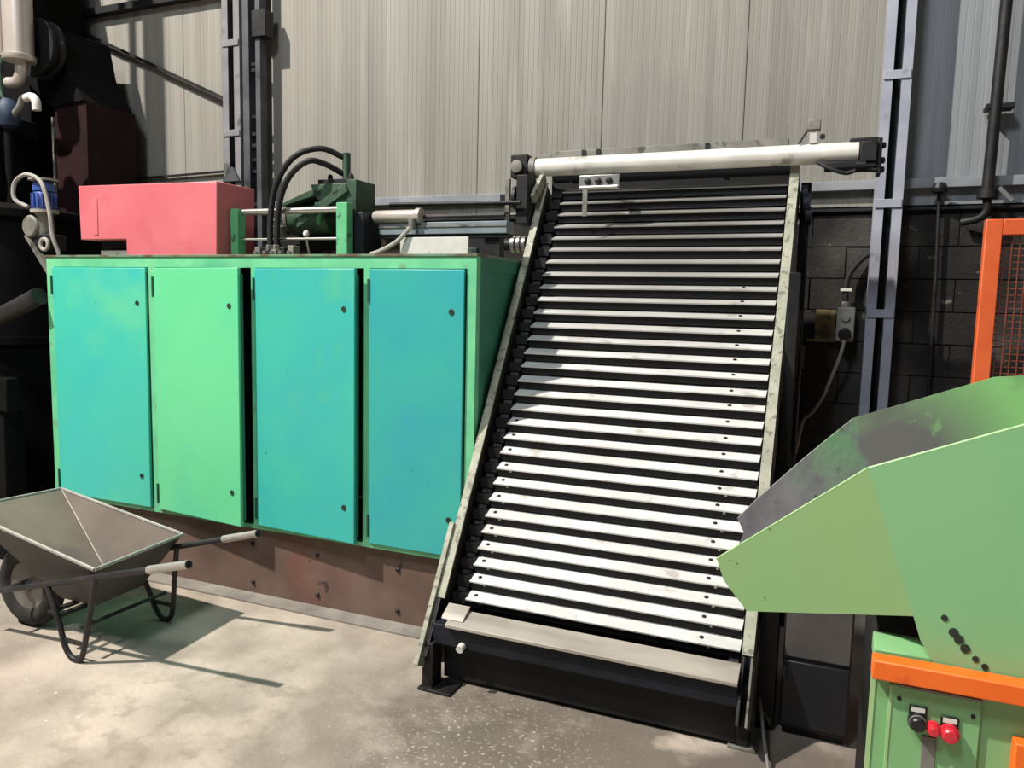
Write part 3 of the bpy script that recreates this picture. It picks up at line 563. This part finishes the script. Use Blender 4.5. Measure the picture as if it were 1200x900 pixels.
MB().box((1.62, -1.48, 0.0), (2.45, -0.80, 0.88)).build('rear_frame', 'dark_steel', hm, .005)
MB().box((1.75, yf - .05, 0.88), (2.3, yf - .01, 0.995)).build('pivot_bracket', 'dark_steel', hm, .005)

# ------------------------------------------------------------------ orange guard
og = thing('mesh_guard', (2.6, 0.33, 0), 'orange framed wire mesh guard standing behind the hopper machine', 'guard')
MB().box((1.995, 0.30, 0), (2.052, 0.35, 1.955)).build('post', 'orange_guard', og, .004)
MB().box((3.2, 0.30, 0), (3.257, 0.35, 1.955)).build('post', 'orange_guard', og, .004)
MB().box((2.052, 0.30, 1.895), (3.2, 0.35, 1.955)).build('top_bar', 'orange_guard', og, .004)
MB().box((2.052, 0.30, 0.10), (3.2, 0.35, 0.16)).build('bottom_bar', 'orange_guard', og, .004)
mw = MB()
for i in range(46): x = 2.065 + i * .025; mw.box((x - .0018, .323, .16), (x + .0018, .327, 1.895))
for i in range(69): z = 0.17 + i * .025; mw.box((2.052, .327, z - .0018), (3.2, .331, z + .0018))
tag(mw.build('wire_mesh', 'guard_wire', og), kind='stuff')

# ------------------------------------------------------------------ wheelbarrow
wb = thing('wheelbarrow', (-1.7, -0.64, 0), 'grey steel wheelbarrow parked in front of the green cabinet', 'wheelbarrow')
rim = [Vector((-1.335, -0.90, .436)), Vector((-1.375, -0.38, .441)), Vector((-2.214, -0.38, .572)), Vector((-2.20, -0.90, .590))]
bot = [Vector((-1.50, -0.77, .20)), Vector((-1.52, -0.50, .20)), Vector((-1.72, -0.50, .20)), Vector((-1.72, -0.77, .20))]
c0 = sum(rim, Vector()) / 4; th2 = .005
tray = MB()
ins = lambda p, k: p + ((Vector((c0.x, c0.y, p.z)) - p).normalized() * k)
ri = [ins(p, .006) for p in rim]; bi = [ins(p, .006) + Vector((0, 0, .005)) for p in bot]
tray.add(rim + bot + ri + bi, [(i, (i + 1) % 4, 4 + (i + 1) % 4, 4 + i) for i in range(4)] + [(4, 5, 6, 7), (12, 13, 14, 15)] +
         [(8 + i, 8 + (i + 1) % 4, 12 + (i + 1) % 4, 12 + i) for i in range(4)] + [(i, (i + 1) % 4, 8 + (i + 1) % 4, 8 + i) for i in range(4)])
tr_ = tray.build('tray', 'barrow_steel', wb); tr_.data.materials.append(MATS['barrow_outside'])
for k in range(5): tr_.data.polygons[k].material_index = 1
rm = MB()
for i in range(4): rm.tube([rim[i], rim[(i + 1) % 4]], .0085, 8)
rm.build('rolled_rim', 'barrow_rim', tr_)
cw = MB().tube([ri[2] , bi[2]], .003, 6).build('corner_weld', 'barrow_rim', tr_)
WC = Vector((-2.0, -0.71, .20))
wh = MB().torus(WC, (0, 1, 0), .152, .048, 36, 12).build('tyre', 'tyre', wb)
MB().lathe([(.03, -.04), (.03, -.022), (.09, -.018), (.122, -.03), (.122, .03), (.09, .018), (.03, .022), (.03, .04)], WC, (0, 1, 0), 24).build('wheel_rim', 'wheel_rim', wb)
MB().cyl(WC + Vector((0, -.175, 0.02)), WC + Vector((0, .285, 0.02)), .012, 10).build('axle', 'barrow_frame', wb)
def lerp3(a, b, t_): return Vector(a).lerp(Vector(b), t_)
for side, ax, tip, gx in ((0, (-2.0, -0.885, .225), (-0.795, -0.915, .548), None), (1, (-2.0, -0.425, .22), (-0.905, -0.395, .515), None)):
    MB().tube([lerp3(ax, tip, -.10), lerp3(ax, tip, .86)], .0135, 10).build('handle', 'barrow_frame', wb)
    g = MB().tube([lerp3(ax, tip, .82), lerp3(ax, tip, 1.0)], .0175, 12).build('grip', 'grip_steel', wb)
    MB().cyl(lerp3(ax, tip, 0.999), lerp3(ax, tip, 1.004), .016, 12).build('grip_cap', 'black_rubber', g)
    a = lerp3(ax, tip, .30); b = lerp3(ax, tip, .56); yb_ = (a.y + b.y) / 2
    fx = -1.475
    leg = smoothpath([a, lerp3(a, (fx - .05, yb_, .06), .6), (fx - .06, yb_, .06), (fx - .02, yb_, .015), (fx + .03, yb_, .015), (fx + .055, yb_, .06), lerp3((fx + .055, yb_, .06), b, .4), b], 6)
    MB().tube(leg, .0125, 10).build('leg', 'barrow_frame', wb)
    MB().bar(lerp3(leg[10], leg[10], 0), (leg[-14].x, leg[-14].y, leg[10].z), .006, .02).build('leg_web', 'barrow_frame', wb)
MB().cyl((-1.455, -0.885, .15), (-1.455, -0.42, .15), .009, 8).build('cross_brace', 'barrow_frame', wb)
MB().cyl((-1.575, -0.885, .185), (-1.575, -0.42, .185), .011, 8).build('cross_brace', 'barrow_frame', wb)
MB().bar((-1.64, -0.885, .19), (-1.64, -0.42, .19), .03, .012).build('tray_bearer', 'barrow_frame', wb)

# ------------------------------------------------------------------ soot black plant on the left
fu = thing('furnace_tank', (-4.05, 0.6, 0), 'soot black round furnace tank with hood and pulley beside the green cabinet', 'furnace')
MB().lathe([(.60, 0.12), (.64, .13), (.64, 2.08), (.68, 2.085), (.68, 2.13), (.60, 2.14), (.3, 2.20), (.1, 2.21)], (-4.02, 0.62, 0), (0, 0, 1), 48).build('shell', 'soot_steel', fu)
MB().lathe([(.665, 0), (.665, .05)], (-4.02, .62, 1.25), (0, 0, 1), 48).build('hoop', 'soot_steel', fu)
for a in (40, 140, 220, 320):
    x, y = -4.02 + .5 * math.cos(math.radians(a)), .62 + .5 * math.sin(math.radians(a)); MB().cyl((x, y, 0), (x, y, .14), .05, 12).build('foot', 'soot_steel', fu)
MB().box((-3.82, 0.88, 2.0), (-3.50, 1.30, 2.95)).build('side_plate', 'soot_red', fu, .006)
MB().box((-3.845, 0.87, 2.1), (-3.83, 0.885, 2.86)).build('edge_strip', 'dull_steel', fu)
MB().prism([(-3.50, 0.86, 2.95), (-3.82, 0.86, 2.92), (-4.10, 0.86, 3.14), (-4.10, 0.86, 3.50), (-3.72, 0.86, 3.46), (-3.66, 0.86, 3.20)], (0, .42, 0)).build('hood', 'soot_steel', fu, .006)
pu = MB().lathe([(.05, 0), (.20, .0), (.20, .02), (.175, .03), (.175, .07), (.20, .08), (.20, .10), (.05, .10)], (-3.80, 0.72, 3.30), (0, 1, 0), 32).build('pulley', 'black_steel', fu)
MB().lathe([(.045, -.01), (.045, .14)], (-3.80, 0.72, 3.30), (0, 1, 0), 16).build('hub', 'soot_steel', pu)
MB().box((-4.4, 0.3, 2.14), (-3.96, 0.85, 2.82)).build('burner_box', 'soot_steel', fu, .01)
MB().box((-5.2, 0.90, 2.0), (-4.1, 1.38, 4.2)).build('flue_casing', 'soot_steel', fu, .01)

du = thing('exhaust_duct', (-3.80, 0.60, 2.9), 'silver vertical exhaust duct with white elbow pipe above the black tank', 'duct')
MB().lathe([(.098, 0), (.104, .01), (.104, .035), (.092, .04), (.092, 2.4)], (-3.775, 0.60, 3.165), (0, 0, 1), 28).build('duct', 'duct_steel', du)
MB().cyl((-3.965, .60, 3.22), (-3.965, .60, 5.5), .035, 14).build('side_pipe', 'duct_steel', du)
MB().tube(smoothpath([(-3.765, .60, 3.17), (-3.765, .60, 3.10), (-3.79, .60, 3.045), (-3.84, .60, 3.03), (-3.90, .60, 3.035)]), .038, 12).build('elbow', 'duct_steel', du)
MB().tube(smoothpath([(-3.93, .58, 3.2), (-3.95, .58, 3.0), (-3.92, .58, 2.9), (-3.95, .58, 2.85)]), .014, 8).build('thin_pipe', 'machine_green', du)
va = thing('pipe_valve', (-3.80, 0.5, 2.75), 'blue pipe valve with pale bent pipes above the black tank', 'valve')
MB().lathe([(.03, -.10), (.06, -.08), (.075, -.03), (.075, .04), (.05, .08), (.03, .10)], (-3.80, .52, 2.80), (0, 0, 1), 18).build('valve_body', 'blue_valve', va)
MB().tube(smoothpath([(-3.74, .52, 2.79), (-3.68, .52, 2.84), (-3.64, .52, 2.89), (-3.56, .52, 2.89), (-3.52, .52, 2.87), (-3.515, .52, 2.81)]), .022, 10).build('bent_pipe', 'dull_steel', va)
MB().tube(smoothpath([(-3.60, .51, 2.885), (-3.545, .51, 2.89), (-3.505, .51, 2.86), (-3.50, .51, 2.80)]), .028, 10).build('white_elbow', 'white_plate', va)
MB().cyl((-3.80, .52, 2.70), (-3.80, .52, 2.206), .03, 12).build('riser', 'soot_steel', va)
MB().cyl((-3.86, .52, 2.80), (-3.955, .52, 2.80), .04, 12).build('inlet_pipe', 'soot_red', va)
tag(MB().tube(smoothpath([(-3.88, .44, 2.70), (-3.87, .42, 2.6), (-3.84, .40, 2.46), (-3.87, .40, 2.36), (-3.93, .42, 2.33)]), .016, 8).build('grey_hose', 'cable_grey'), 'grey hose hanging in a loop above the black tank', 'hose')

mo = thing('gear_motor', (-3.18, 0.3, 1.85), 'small blue gear motor with grey cable at the cabinet corner', 'motor')
mtb = MB().lathe([(.055, 0), (.062, .01), (.062, .10), (.055, .11)], (-3.18, .30, 2.115), (0, 0, 1), 20).build('motor_body', 'blue_paint', mo)
for k in range(16):
    a = 2 * math.pi * k / 16; d = Vector((math.cos(a), math.sin(a), 0)); p = Vector((-3.18, .30, 2.17)) + d * .066
    MB().bar(p - Vector((0, 0, .045)), p + Vector((0, 0, .045)), .006, .014, d).build('cooling_fin', 'blue_paint', mtb)
MB().lathe([(.062, 0), (.062, .045), (.05, .06), (.02, .064)], (-3.18, .30, 2.23), (0, 0, 1), 20).build('fan_cover', 'blue_paint', mo)
MB().lathe([(.085, 0), (.085, .012)], (-3.18, .30, 2.296), (0, 0, 1), 20).build('rain_cap', 'cable_grey', mo)
MB().lathe([(.08, 0), (.08, .02)], (-3.18, .30, 2.095), (0, 0, 1), 20).build('flange', 'cable_grey', mo)
MB().lathe([(.05, 0), (.055, .03), (.048, .12), (.06, .14)], (-3.18, .30, 1.955), (0, 0, 1), 18).build('gearbox_neck', 'dull_steel', mo)
MB().lathe([(.06, -.05), (.07, -.04), (.07, .04), (.06, .05)], (-3.235, .28, 2.01), (0, 1, 0), 18).build('gearbox', 'dull_steel', mo)
MB().torus((-3.105, .235, 1.895), (0, 1, 0), .034, .012, 24, 8).build('lifting_eye', 'cable_grey', mo)
MB().box((-3.24, .25, 1.86), (-3.07, .36, 1.96)).build('mounting_foot', 'dark_steel', mo, .006)
MB().bar((-3.29, .26, 1.96), (-3.06, .26, 1.68), .03, .035).build('bracket', 'dull_steel', mo)
MB().bar((-3.20, .34, 1.90), (-3.355, .475, 1.88), .06, .06).build('tank_bracket', 'dark_steel', mo)
MB().tube(smoothpath([(-3.25, .24, 2.13), (-3.34, .22, 2.18), (-3.33, .22, 2.28), (-3.22, .22, 2.325), (-3.09, .22, 2.27), (-3.03, .22, 2.10), (-3.01, .22, 1.95), (-2.98, .24, 1.83)]), .013, 8).build('cable', 'cable_grey', mo)

tag(MB().cyl((-4.02, -0.085, 1.095), (-2.79, -0.04, 1.575), .052, 18).build('inclined_pipe', 'barrow_frame'), 'dull grey pipe slanting up to the green cabinet side', 'pipe')
fx_ = thing('fittings_manifold', (-3.2, -0.22, 0), 'dark manifold with small grey taps left of the green cabinet', 'manifold')
MB().box((-3.9, -0.20, 0.9), (-2.88, -0.12, 1.10)).build('manifold_block', 'soot_steel', fx_, .01)
MB().box((-3.85, -0.18, 0), (-2.95, -0.05, 0.9)).build('stand', 'soot_steel', fx_, .01)
for x, z in ((-3.31, 1.33), (-3.18, 1.28), (-3.02, 1.27)):
    tp = MB().tube(smoothpath([(x, -.23, z + .05), (x + .005, -.25, z), (x + .03, -.25, z - .05), (x + .035, -.22, z - .12)], 5), .016, 8).build('tap', 'dark_steel', fx_)
    MB().lathe([(.022, 0), (.026, .01), (.02, .03)], (x, -.23, z + .05), (0, 0, 1), 10).build('tap_handle', 'dull_steel', tp)
MB().box((-3.62, -.26, .62), (-3.42, -.18, .74)).build('terminal_box', 'white_plate', fx_, .006)
MB().bar((-3.50, -.30, .33), (-3.28, -.30, .42), .03, .02).build('lever', 'dull_steel', fx_)

# ------------------------------------------------------------------ labels for parts that look different from their thing
LAB = {('wheelbarrow', 'grip'): 'pale bare steel handle grip', ('wheelbarrow', 'tyre'): 'black rubber tyre', ('machine_cabinet', 'plinth'): 'rusty brown steel plinth',
       ('hopper_machine', 'orange_bar'): 'bright orange painted bar', ('hopper_machine', 'orange_post'): 'bright orange painted post',
       ('slat_conveyor', 'head_tube'): 'white worn steel tube', ('gear_motor', 'cable'): 'pale grey cable loop', ('gear_motor', 'motor_body'): 'blue painted motor body',
       ('pusher_rail', 'cover_plate'): 'off white cover plate', ('hydraulic_press_head', 'hose'): 'black rubber hydraulic hose'}
for o in list(COL.objects):
    if o.parent is not None:
        k = (o.parent.name.split('.')[0], o.name.split('.')[0])
        if k in LAB: o['label'] = LAB[k]
